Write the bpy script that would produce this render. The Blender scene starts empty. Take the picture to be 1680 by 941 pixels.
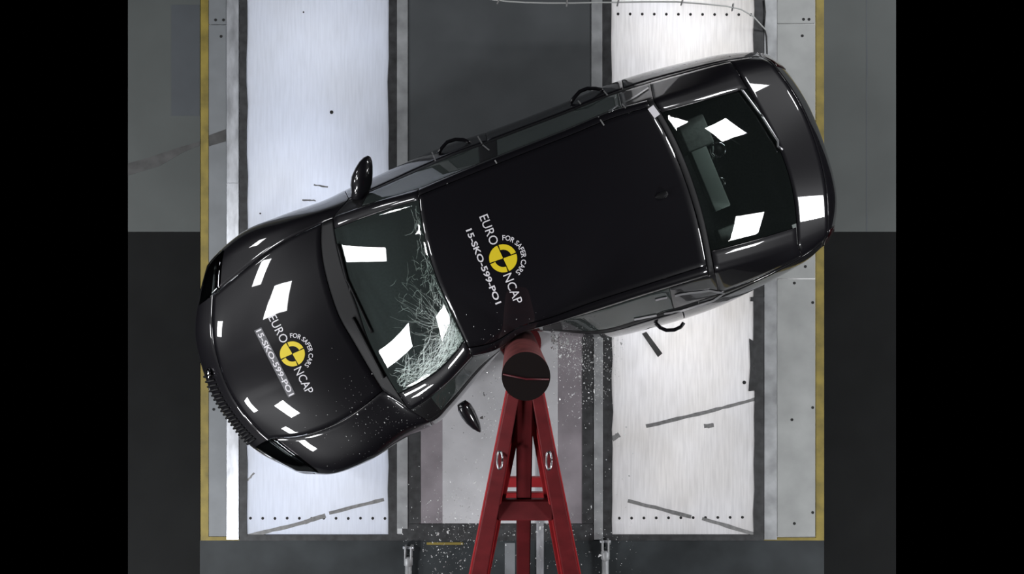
import bpy, bmesh, math, random
from mathutils import Vector, Matrix
from mathutils.bvhtree import BVHTree
from mathutils.geometry import tessellate_polygon

# ------------------------------------------------------------------ scene, camera, light
scene = bpy.context.scene
col = scene.collection
H, F = 6.4, 1260.0                      # camera height (m), focal length in pixels of the 1680 wide frame
cam_d = bpy.data.cameras.new('camera')
cam_d.sensor_width = 36.0
cam_d.lens = F / 1680 * 36
cam_d.clip_end = 100
cam = bpy.data.objects.new('camera', cam_d)
cam.location = (0, 0, H)
col.objects.link(cam)
scene.camera = cam
scene.view_settings.view_transform = 'Standard'
scene.view_settings.look = 'None'
scene.view_settings.gamma = 1
scene.view_settings.use_curve_mapping = False
scene.view_settings.exposure = 0.35
world = bpy.data.worlds.new('world')
scene.world = world
world.use_nodes = True
world.node_tree.nodes['Background'].inputs[0].default_value = (0.0, 0.0, 0.0, 1)
world.node_tree.nodes['Background'].inputs[1].default_value = 0.0
LAMP_W = 150.0        # watts per ceiling flood lamp
PIT_W = 8.0          # watts per lamp in the pit under the floor
# x, y, z, size, strength of the square flood lamps hung around the pad
LAMPS = [(-5.0, 0.0, 5.2, .8, .35), (-6.8, 1.2, 4.6, .8, .35), (-10.2, -0.2, 3.7, 1.1, .8), (-7.8, -5.4, 4.2, .95, .9), (-4.6, -4.0, 4.6, .8, .7),
         (-6.8, -8.2, 4.5, .9, .9), (-10.0, 3.8, 4.2, .9, .4), (7.2, 5.4, 4.5, 1.1, 1.0), (7.6, 0.3, 4.5, 1.1, 1.0), (6.6, -4.6, 4.6, .8, 1.2), (4.5, 5.1, 4.5, .8, .4)]  # second-to-last lamp is added to brighten the lower right cover plates
PIT_LAMPS = [(520, 330, 1.6), (520, 640, 1.8), (520, 820, .8), (1120, 60, 2.2), (1120, 330, 1.8), (1120, 560, 1.75), (1120, 780, .7), (520, 60, .9)]

rnd = random.Random(7)

def U(px, py, z=0.0):
    """point of the hall at height z that the photograph shows at (px, py)"""
    k = (H - z) / F
    return Vector(((px - 840) * k, (470.5 - py) * k, z))

# ------------------------------------------------------------------ materials
def mat(name, c, rough=0.5, metal=0.0, coat=0.0, noise=0.0, nscale=20.0, bump=0.0, spec=0.5, stretch=None):
    m = bpy.data.materials.new(name)
    m.use_nodes = True
    nt = m.node_tree
    b = nt.nodes['Principled BSDF']
    b.inputs['Base Color'].default_value = (*c, 1)
    b.inputs['Roughness'].default_value = rough
    b.inputs['Metallic'].default_value = metal
    b.inputs['Coat Weight'].default_value = coat
    b.inputs['Coat Roughness'].default_value = 0.02
    b.inputs['Specular IOR Level'].default_value = spec
    if noise or bump:
        tc = nt.nodes.new('ShaderNodeTexCoord')
        mp = nt.nodes.new('ShaderNodeMapping')
        if stretch: mp.inputs['Scale'].default_value = stretch
        nz = nt.nodes.new('ShaderNodeTexNoise')
        nz.inputs['Scale'].default_value = nscale
        nz.inputs['Detail'].default_value = 6
        nt.links.new(tc.outputs['Object'], mp.inputs[0])
        nt.links.new(mp.outputs[0], nz.inputs['Vector'])
        if noise:
            r = nt.nodes.new('ShaderNodeValToRGB')
            r.color_ramp.elements[0].position = 0.3
            r.color_ramp.elements[1].position = 0.7
            r.color_ramp.elements[0].color = (*[max(0, v * (1 - noise)) for v in c], 1)
            r.color_ramp.elements[1].color = (*[min(1, v * (1 + noise)) for v in c], 1)
            nt.links.new(nz.outputs['Fac'], r.inputs[0])
            nt.links.new(r.outputs[0], b.inputs['Base Color'])
        if bump:
            bp = nt.nodes.new('ShaderNodeBump')
            bp.inputs['Strength'].default_value = bump
            bp.inputs['Distance'].default_value = 0.01
            nt.links.new(nz.outputs['Fac'], bp.inputs['Height'])
            nt.links.new(bp.outputs[0], b.inputs['Normal'])
    return m

def glass_mat(name, tint, haze=None):
    """thin pane: Fresnel reflection over a tinted see-through sheet"""
    m = bpy.data.materials.new(name)
    m.use_nodes = True
    nt = m.node_tree
    for n in list(nt.nodes): nt.nodes.remove(n)
    out = nt.nodes.new('ShaderNodeOutputMaterial')
    tr = nt.nodes.new('ShaderNodeBsdfTransparent'); tr.inputs[0].default_value = (*tint, 1)
    gl = nt.nodes.new('ShaderNodeBsdfGlossy'); gl.inputs['Roughness'].default_value = 0.015
    fr = nt.nodes.new('ShaderNodeFresnel'); fr.inputs[0].default_value = 1.6
    mx = nt.nodes.new('ShaderNodeMixShader')
    nt.links.new(fr.outputs[0], mx.inputs[0])
    nt.links.new(tr.outputs[0], mx.inputs[1])
    nt.links.new(gl.outputs[0], mx.inputs[2])
    if haze:                                # pale diffuse haze painted in for the sheen on the panes
        df = nt.nodes.new('ShaderNodeBsdfDiffuse'); df.inputs[0].default_value = (0.55, 0.68, 0.65, 1)
        m2 = nt.nodes.new('ShaderNodeMixShader'); m2.inputs[0].default_value = haze
        nt.links.new(mx.outputs[0], m2.inputs[1]); nt.links.new(df.outputs[0], m2.inputs[2])
        mx = m2
    nt.links.new(mx.outputs[0], out.inputs[0])
    return m

def acrylic_mat(name, c, trans, noise=0.06):
    """white light-diffusing sheet with scuffs"""
    m = bpy.data.materials.new(name)
    m.use_nodes = True
    nt = m.node_tree
    for n in list(nt.nodes): nt.nodes.remove(n)
    out = nt.nodes.new('ShaderNodeOutputMaterial')
    df = nt.nodes.new('ShaderNodeBsdfDiffuse')
    tl = nt.nodes.new('ShaderNodeBsdfTranslucent')
    mx = nt.nodes.new('ShaderNodeMixShader'); mx.inputs[0].default_value = trans
    tc = nt.nodes.new('ShaderNodeTexCoord')
    mp = nt.nodes.new('ShaderNodeMapping'); mp.inputs['Scale'].default_value = (12, 0.8, 1)
    nz = nt.nodes.new('ShaderNodeTexNoise'); nz.inputs['Scale'].default_value = 5; nz.inputs['Detail'].default_value = 8
    nz2 = nt.nodes.new('ShaderNodeTexNoise'); nz2.inputs['Scale'].default_value = 1.3; nz2.inputs['Detail'].default_value = 4
    r = nt.nodes.new('ShaderNodeValToRGB')
    r.color_ramp.elements[0].position = 0.28; r.color_ramp.elements[1].position = 0.62
    r.color_ramp.elements[0].color = (*[v * (1 - noise * 4) for v in c], 1)
    r.color_ramp.elements[1].color = (*c, 1)
    r2 = nt.nodes.new('ShaderNodeValToRGB')
    r2.color_ramp.elements[0].color = (1 - noise * 2.4, 1 - noise * 2.8, 1 - noise * 3.6, 1)
    r2.color_ramp.elements[0].position = 0.35; r2.color_ramp.elements[1].position = 0.65
    ml = nt.nodes.new('ShaderNodeMix'); ml.data_type = 'RGBA'; ml.blend_type = 'MULTIPLY'
    ml.inputs[0].default_value = 1
    nt.links.new(tc.outputs['Object'], mp.inputs[0]); nt.links.new(mp.outputs[0], nz.inputs['Vector'])
    nt.links.new(tc.outputs['Object'], nz2.inputs['Vector'])
    nt.links.new(nz.outputs['Fac'], r.inputs[0]); nt.links.new(nz2.outputs['Fac'], r2.inputs[0])
    nt.links.new(r.outputs[0], ml.inputs[6]); nt.links.new(r2.outputs[0], ml.inputs[7])
    nt.links.new(ml.outputs[2], df.inputs[0]); nt.links.new(ml.outputs[2], tl.inputs[0])
    nt.links.new(df.outputs[0], mx.inputs[1]); nt.links.new(tl.outputs[0], mx.inputs[2])
    nt.links.new(mx.outputs[0], out.inputs[0])
    return m

def emit_mat(name, c, s):
    m = bpy.data.materials.new(name)
    m.use_nodes = True
    nt = m.node_tree
    for n in list(nt.nodes): nt.nodes.remove(n)
    out = nt.nodes.new('ShaderNodeOutputMaterial')
    e = nt.nodes.new('ShaderNodeEmission')
    e.inputs[0].default_value = (*c, 1); e.inputs[1].default_value = s
    nt.links.new(e.outputs[0], out.inputs[0])
    return m

M = dict(
    paint=mat('black_car_paint', (0.007, 0.0065, 0.0085), 0.38, 0.0, 1.0, spec=0.14),
    trim=mat('black_plastic', (0.010, 0.010, 0.011), 0.5, spec=0.2),
    rubber=mat('rubber', (0.015, 0.015, 0.016), 0.7, noise=0.3, nscale=30),
    chrome=mat('chrome_trim', (0.7, 0.7, 0.72), 0.12, 1.0),
    alloy=mat('alloy', (0.45, 0.45, 0.47), 0.3, 1.0),
    cabin=mat('cabin_fabric', (0.035, 0.038, 0.039), 0.8, noise=0.3, nscale=60),
    cabin_grey=mat('cabin_grey', (0.40, 0.44, 0.42), 0.6, noise=0.15, nscale=40),
    glass=glass_mat('tinted_glass', (0.45, 0.52, 0.50), 0.06),
    screen=glass_mat('windscreen_glass', (0.62, 0.72, 0.70), 0.038),
    rearglass=glass_mat('privacy_glass', (0.72, 0.78, 0.76), 0.012),
    lampglass=glass_mat('lamp_glass', (0.35, 0.38, 0.38)),
    crack=mat('shattered_glass', (0.36, 0.48, 0.43), 0.3, spec=0.8),
    shard=mat('glass_crumbs', (0.75, 0.77, 0.77), 0.15, spec=0.8),
    white=mat('white_print', (0.78, 0.76, 0.80), 0.5),
    yellow=mat('yellow_print', (0.80, 0.62, 0.02), 0.45),
    black=mat('black_print', (0.006, 0.006, 0.006), 0.5),
    strip=mat('clear_label_tape', (0.15, 0.15, 0.16), 0.6, spec=0.2),
    red=mat('red_frame_paint', (0.135, 0.012, 0.015), 0.5, noise=0.18, nscale=9),
    bright_red=mat('bright_red_paint', (0.32, 0.018, 0.022), 0.42, noise=0.15, nscale=9),
    pole_top=mat('black_pole_cap', (0.008, 0.004, 0.004), 0.85, spec=0.2),
    steel=mat('galvanised_steel', (0.36, 0.37, 0.38), 0.5, 0.35, noise=0.25, nscale=7, bump=0.08),
    bright_steel=mat('polished_steel', (0.62, 0.64, 0.68), 0.36, 0.6, noise=0.3, nscale=5, stretch=(3, 1, 1), bump=0.1),
    plate_r=mat('lit_grey_plate', (0.34, 0.35, 0.345), 0.55, 0.1, noise=0.12, nscale=4),  # lighter copy of plate, its raised tone standing in for right-hand light
    plate=mat('grey_painted_plate', (0.19, 0.203, 0.215), 0.55, 0.1, noise=0.12, nscale=4),
    acrylic_l=acrylic_mat('white_acrylic_cool_lit', (0.80, 0.83, 0.90), 0.5, 0.02),  # bluish tint carries the cool cast of the left-hand light
    acrylic_r=acrylic_mat('white_acrylic_worn', (0.86, 0.855, 0.865), 0.5, 0.035),
    gasket=mat('dark_gasket', (0.030, 0.031, 0.033), 0.6, noise=0.5, nscale=14),
    dark_panel=mat('dark_grey_sheet', (0.072, 0.078, 0.083), 0.5, noise=0.12, nscale=2.5),
    grey_panel=mat('pale_grey_sheet', (0.52, 0.52, 0.54), 0.5, noise=0.15, nscale=2.5),
    mid_panel=mat('mid_grey_sheet', (0.25, 0.225, 0.245), 0.5, noise=0.2, nscale=4),
    floor_light=mat('grey_floor_paint', (0.083, 0.091, 0.089), 0.6, spec=0.25, noise=0.10, nscale=1.5),
    floor_patch=mat('blue_grey_floor_paint', (0.075, 0.083, 0.092), 0.6, spec=0.25, noise=0.12, nscale=2),
    floor_dark=mat('dark_floor_paint', (0.0045, 0.005, 0.0052), 0.6, spec=0.1, noise=0.25, nscale=2.5),
    floor_mid=mat('worn_dark_floor_paint', (0.033, 0.038, 0.041), 0.55, noise=0.3, nscale=3, spec=0.2),
    yellow_line=mat('worn_yellow_line', (0.23, 0.175, 0.03), 0.6, noise=0.3, nscale=8),
    tape=mat('grey_tape', (0.20, 0.20, 0.20), 0.5, noise=0.25, nscale=30),
    scuff=mat('tyre_scuff', (0.06, 0.06, 0.06), 0.7, noise=0.3, nscale=10),
    hole=mat('dark_hole', (0.01, 0.01, 0.01), 0.8),
    cable=mat('pale_cable', (0.45, 0.46, 0.45), 0.5),
    lamp_body=mat('lamp_housing', (0.02, 0.02, 0.02), 0.6),
    lamp_glow=emit_mat('lamp_glow', (0.95, 0.97, 1.0), 1.0),
    box_grey=mat('instrument_grey', (0.50, 0.58, 0.54), 0.5),
    pit=mat('pit_wall', (0.5, 0.5, 0.5), 0.8),
)

# ------------------------------------------------------------------ mesh helpers
def link(name, me, material, parent=None):
    o = bpy.data.objects.new(name, me)
    col.objects.link(o)
    if material is not None and not me.materials: me.materials.append(M[material] if isinstance(material, str) else material)
    if parent: o.parent = parent
    return o

def from_bm(name, bm, material, parent=None, smooth=False):
    me = bpy.data.meshes.new(name)
    bmesh.ops.recalc_face_normals(bm, faces=bm.faces)
    bm.to_mesh(me); bm.free()
    if smooth:
        for p in me.polygons: p.use_smooth = True
    return link(name, me, material, parent)

def prism_bm(bm, pts, z0, z1):
    """vertical prism on a polygon of (x, y)"""
    n = len(pts)
    a = [bm.verts.new((p[0], p[1], z0)) for p in pts]
    b = [bm.verts.new((p[0], p[1], z1)) for p in pts]
    bm.faces.new(a[::-1]); bm.faces.new(b)
    for i in range(n):
        bm.faces.new((a[i], a[(i + 1) % n], b[(i + 1) % n], b[i]))

def slab(name, px0, py0, px1, py1, z0, z1, material, parent=None):
    a, b = U(px0, py1), U(px1, py0)
    bm = bmesh.new()
    prism_bm(bm, [(a.x, a.y), (b.x, a.y), (b.x, b.y), (a.x, b.y)], z0, z1)
    return from_bm(name, bm, material, parent)

def poly_slab(name, pix, z0, z1, material, parent=None):
    bm = bmesh.new()
    prism_bm(bm, [U(*p)[:2] for p in pix], z0, z1)
    return from_bm(name, bm, material, parent)

def ragged(px0, py0, px1, py1, n=14, amp=1.6, sides='lr', seed=1):
    """long strip outline with torn edges"""
    r = random.Random(seed)
    L, R = [], []
    for i in range(n + 1):
        y = py0 + (py1 - py0) * i / n
        jl = r.uniform(-amp, amp) if 'l' in sides and 0 < i < n else 0
        jr = r.uniform(-amp, amp) if 'r' in sides and 0 < i < n else 0
        L.append((px0 + jl, y)); R.append((px1 + jr, y))
    return L + R[::-1]

def tube_bm(bm, pts, r, n=8, cap=True):
    rings = []
    pts = [Vector(p) for p in pts]
    for i, p in enumerate(pts):
        d = (pts[min(i + 1, len(pts) - 1)] - pts[max(i - 1, 0)]).normalized()
        up = Vector((0, 0, 1)) if abs(d.z) < 0.9 else Vector((1, 0, 0))
        s = d.cross(up).normalized(); t = s.cross(d)
        rr = r[i] if isinstance(r, (list, tuple)) else r
        rings.append([bm.verts.new(p + (s * math.cos(a) + t * math.sin(a)) * rr)
                      for a in [2 * math.pi * k / n for k in range(n)]])
    for a, b in zip(rings, rings[1:]):
        for k in range(n):
            bm.faces.new((a[k], a[(k + 1) % n], b[(k + 1) % n], b[k]))
    if cap:
        bm.faces.new(rings[0][::-1]); bm.faces.new(rings[-1])

def tube(name, pts, r, material, parent=None, n=8):
    bm = bmesh.new(); tube_bm(bm, pts, r, n)
    return from_bm(name, bm, material, parent, True)

def beam(name, a, b, wa, wb, da, db, material, parent=None, up=Vector((0, 0, 1))):
    """straight box beam from a to b (centres of its top face), width w, depth d downwards"""
    a, b = Vector(a), Vector(b)
    d = (b - a).normalized()
    s = d.cross(up).normalized(); t = s.cross(d).normalized()
    bm = bmesh.new()
    vs = []
    for p, w, dp in ((a, wa, da), (b, wb, db)):
        vs.append([bm.verts.new(p + s * (w / 2 * sx) - t * dp * dz) for sx, dz in ((-1, 0), (1, 0), (1, 1), (-1, 1))])
    for k in range(4):
        bm.faces.new((vs[0][k], vs[0][(k + 1) % 4], vs[1][(k + 1) % 4], vs[1][k]))
    bm.faces.new(vs[0][::-1]); bm.faces.new(vs[1])
    bmesh.ops.bevel(bm, geom=list(bm.edges), offset=min(wa, wb) * 0.08, segments=1, affect='EDGES')
    return from_bm(name, bm, material, parent)

def rbox(name, c, size, rz, material, parent=None, bev=0.03, seg=3, rx=0.0, ry=0.0):
    bm = bmesh.new()
    bmesh.ops.create_cube(bm, size=1)
    bmesh.ops.scale(bm, vec=size, verts=bm.verts)
    bmesh.ops.bevel(bm, geom=list(bm.edges), offset=bev, segments=seg, affect='EDGES', profile=0.5)
    mt = Matrix.Translation(c) @ Matrix.Rotation(rz, 4, 'Z') @ Matrix.Rotation(ry, 4, 'Y') @ Matrix.Rotation(rx, 4, 'X')
    bmesh.ops.transform(bm, matrix=mt, verts=bm.verts)
    return from_bm(name, bm, material, parent, True)

def tag(o, label=None, cat=None, group=None, kind=None):
    if label: o['label'] = label
    if cat: o['category'] = cat
    if group: o['group'] = group
    if kind: o['kind'] = kind
    return o

def empty(name, loc, label=None, cat=None, group=None):
    o = bpy.data.objects.new(name, None)
    o.location = loc; o.empty_display_size = 0.1
    col.objects.link(o)
    return tag(o, label, cat, group)

# ------------------------------------------------------------------ floor of the hall
TOP, BOT = -140, 1200                  # the floor runs on past the picture's top and bottom edge
floor = empty('floor', (0, 0, 0))
tag(floor, 'painted concrete floor of the crash hall with sheeted pit', 'floor', kind='structure')
def fpart(name, *a, **k): return slab(name, *a, parent=floor, **k)
def fpoly(name, pix, z0, z1, m): return poly_slab(name, pix, z0, z1, m, floor)

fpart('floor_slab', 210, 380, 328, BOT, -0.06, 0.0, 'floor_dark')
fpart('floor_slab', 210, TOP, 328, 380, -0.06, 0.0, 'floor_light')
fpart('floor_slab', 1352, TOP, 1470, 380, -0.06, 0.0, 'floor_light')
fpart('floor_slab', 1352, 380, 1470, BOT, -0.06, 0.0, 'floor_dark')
fpart('floor_slab', 328, 886, 660, BOT, -0.06, 0.0, 'floor_mid')
fpart('floor_slab', 660, 886, 1352, BOT, -0.06, 0.0, 'floor_mid')
fpart('painted_patch', 281, 8, 327, 190, 0.0, 0.0012, 'floor_patch')
fpoly('tyre_mark', [(210, 268), (245, 258), (290, 243), (328, 232), (328, 238), (300, 250), (262, 272), (210, 288)], 0.0, 0.0015, 'scuff')
for q in ([(343, 222), (371, 212), (371, 232), (343, 240)],):
    fpoly('tyre_mark', q, 0.004, 0.0052, 'scuff')
fpart('floor_joint', 1421, TOP, 1423, 380, 0.0, 0.0008, 'floor_patch')

# plates, rails and sheets over the pit, left to right
ZB = -0.02
fpart('yellow_line', 329, TOP, 342, 886, ZB, 0.0, 'yellow_line')
fpart('yellow_line', 342, 880, 395, 886, ZB, 0.0, 'yellow_line')
fpart('yellow_line', 1339, TOP, 1352, 886, ZB, 0.0, 'yellow_line')
fpart('yellow_line', 1180, 882, 1339, 886, ZB, 0.0, 'yellow_line')
fpart('cover_plate', 343, TOP, 371.5, 40, ZB, 0.004, 'plate')
fpart('cover_plate', 343, 41.5, 371.5, 640, ZB, 0.004, 'plate')
fpart('cover_plate', 343, 641, 371.5, 879, ZB, 0.004, 'plate')
fpart('steel_rail', 372.5, TOP, 392, 300, ZB, 0.010, 'bright_steel')
fpart('steel_rail', 372.5, 300.6, 392, 884, ZB, 0.010, 'bright_steel')
fpoly('gasket', ragged(393, TOP, 405.5, 880, 26, 1.3, 'r', 3), ZB, 0.006, 'gasket')
fpart('white_panel', 404, TOP, 639, 496, ZB, 0.0, 'acrylic_l')
fpart('white_panel', 404, 496.6, 639, 876, ZB, 0.0, 'acrylic_l')
fpoly('gasket', ragged(637, TOP, 651, 880, 26, 1.2, 'l', 5), ZB, 0.006, 'gasket')
fpart('steel_rail', 651.5, TOP, 669, 866, ZB, 0.010, 'steel')
fpart('dark_panel', 669.5, TOP, 970, 470, ZB, 0.0, 'dark_panel')
fpart('gasket', 669.5, 470, 690, 858, ZB, 0.003, 'gasket')
fpart('grey_panel', 690, 470, 726, 858, ZB, 0.0, 'mid_panel')
fpart('grey_panel', 726, 470, 915, 858, ZB, 0.0, 'grey_panel')
fpart('grey_panel', 915, 470, 955, 858, ZB, 0.0, 'mid_panel')
fpart('gasket', 955, 470, 974, 858, ZB, 0.003, 'gasket')
fpart('steel_rail', 970.5, TOP, 988, 470, ZB, 0.010, 'steel')
fpart('steel_rail', 974.5, 470, 989, 884, ZB, 0.010, 'steel')
fpoly('gasket', ragged(988.5, TOP, 1003.5, 470, 14, 1.0, 'r', 6), ZB, 0.006, 'gasket')
fpoly('gasket', ragged(989.5, 470, 1004.5, 880, 14, 1.4, 'r', 8), ZB, 0.006, 'gasket')
fpart('white_panel', 1002, TOP, 1238, 430, ZB, 0.0, 'acrylic_r')
fpart('white_panel', 1002, 430.6, 1238, 876, ZB, 0.0, 'acrylic_r')
fpoly('gasket', ragged(1237, TOP, 1253, 880, 26, 1.6, 'l', 9), ZB, 0.006, 'gasket')
for q in ([(1231, 487), (1259, 487), (1260, 494), (1231, 494)], [(1229, 555), (1238, 560), (1236, 600), (1240, 640), (1228, 641), (1231, 600)]):
    fpoly('gasket_flap', q, 0.0005, 0.009, 'gasket')
fpart('steel_rail', 1253.5, TOP, 1274, 884, ZB, 0.010, 'steel')
fpart('cover_plate', 1275, TOP, 1337, 38, ZB, 0.004, 'plate_r')
fpart('cover_plate', 1275, 40, 1337, 456, ZB, 0.004, 'plate_r')
fpart('cover_plate', 1275, 458, 1337, 879, ZB, 0.004, 'plate_r')
fpart('gasket', 393, 876.5, 660, 886, ZB, 0.005, 'gasket')
fpart('gasket', 660, 859, 974, 886, ZB, 0.004, 'gasket')
fpart('gasket', 989.5, 876.5, 1253, 886, ZB, 0.005, 'gasket')
# low wear plates in front of the pole
fpart('floor_plate', 828, 890, 845, 941, 0.0, 0.004, 'plate')
fpart('floor_plate', 700, 889, 760, 893, 0.0, 0.003, 'yellow_line')
fpart('floor_plate', 880, 690, 892, 960, 0.0, 0.008, 'bright_steel')

def disc_mesh(name, r, h, n=10):
    bm = bmesh.new()
    prism_bm(bm, [(r * math.cos(2 * math.pi * k / n), r * math.sin(2 * math.pi * k / n)) for k in range(n)], 0, h)
    me = bpy.data.meshes.new(name); bm.to_mesh(me); bm.free()
    me.materials.append(M['hole'])
    return me
hole_me = disc_mesh('bolt_hole', 0.012, 0.0016)
def dots(pts, z, s=1.0):
    for x, y in pts:
        o = bpy.data.objects.new('bolt', hole_me); col.objects.link(o)
        o.parent = floor; o.location = U(x, y) + Vector((0, 0, z)); o.scale = (s, s, 1)
dots([(411 + 20.05 * i, 849.5 + 0.2 * (i % 3)) for i in range(12)], 0.0)
dots([(1016 + 20.2 * i, 849.5 - 0.15 * i) for i in range(12)], 0.0)
dots([(1014 + 19.8 * i, 23 + 0.1 * i) for i in range(12)], 0.0)
dots([(363, 60), (354, 33), (367, 33), (351, 671), (1303, 464), (1333, 496), (1333, 668), (1303, 858), (1333, 840), (1316, 59), (1327, 32), (1318, 32), (1299, 688), (1321, 437)], 0.004, 1.0)
dots([(544, 184), (1221, 627)], 0.0, 1.3)
dots([(427, 350), (498, 20), (980, 676)], 0.0, 0.6)
# grey tape, torn
def tape(a, b, w, seed):
    r = random.Random(seed)
    A, B = Vector(a), Vector(b)
    d = (B - A).normalized(); n = Vector((-d.y, d.x)); k = 7
    up, dn = [], []
    for i in range(k + 1):
        p = A.lerp(B, i / k)
        up.append(tuple(p + n * (w / 2 + r.uniform(-.7, .7)))); dn.append(tuple(p - n * (w / 2 + r.uniform(-.7, .7))))
    fpoly('tape_strip', up + dn[::-1], 0.0004, 0.0022, 'tape')
tape((1060, 699), (1176, 671), 6, 1); tape((1176, 671), (1240, 654), 5, 2); tape((1030, 821), (1134, 847), 6, 3)
tape((1152, 850), (1250, 879), 6, 4); tape((408, 879), (500, 856), 6, 5); tape((500, 856), (534, 845), 7, 6)
tape((540, 841), (630, 819), 6, 7); tape((1155, 699), (1171, 697), 7, 8); tape((406, 788), (417, 775), 3, 9)
tape((1004, 720), (1016, 712), 8, 10); tape((496, 328), (518, 329), 2.5, 11); tape((515, 303), (538, 307), 2.5, 12)
tape((1254, 650), (1268, 642), 6, 13)

# the lit pit under the sheets
pit = slab('floor_pit', 335, TOP, 1345, 886, -1.0, -0.95, 'pit')
tag(pit, 'pit floor beneath the white diffusing sheets', 'pit', kind='structure')
for nm, a in (('pit_wall', (335, TOP, 339, 886)), ('pit_wall', (1341, TOP, 1345, 886)), ('pit_wall', (339, TOP, 1341, TOP + 4)), ('pit_wall', (339, 882, 1341, 886))):
    slab(nm, *a, -0.95, -0.021, 'pit', pit)

# ------------------------------------------------------------------ lamps
def flood_lamp(loc, aim, size, watts, label, group):
    root = empty('flood_lamp', loc, label, 'lamp', group)
    d = (Vector(aim) - Vector(loc)).normalized()
    q = d.to_track_quat('-Z', 'Y')
    root.rotation_euler = q.to_euler()
    bm = bmesh.new()
    s = size / 2 + 0.03
    prism_bm(bm, [(-s, -s), (s, -s), (s, s), (-s, s)], 0.012, 0.16)
    bmesh.ops.bevel(bm, geom=list(bm.edges), offset=0.012, segments=1, affect='EDGES')
    from_bm('housing', bm, 'lamp_body', root)
    tube('yoke', [(-s - .03, 0, .05), (-s - .03, 0, .3), (s + .03, 0, .3), (s + .03, 0, .05)], 0.014, 'lamp_body', root, 6)
    ld = bpy.data.lights.new('lamp_light', 'AREA')
    ld.shape = 'SQUARE'; ld.size = size; ld.energy = watts; ld.color = (0.97, 0.98, 1.0)
    lo = bpy.data.objects.new('lamp_light', ld); col.objects.link(lo); lo.parent = root
    return root
for x, y, z, sz, st in LAMPS:
    flood_lamp((x, y, z), (x * 0.1, y * 0.1, 0.5), sz, LAMP_W * st, 'square white flood lamp hung high beside the crash pad', 'flood lamps over the crash pad')
for px, py, w in PIT_LAMPS:
    p = U(px, py)
    flood_lamp((p.x, p.y, -0.75), (p.x, p.y, 1), 0.4, PIT_W * w, 'square white flood lamp in the pit under the sheets', 'flood lamps in the pit')

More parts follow.
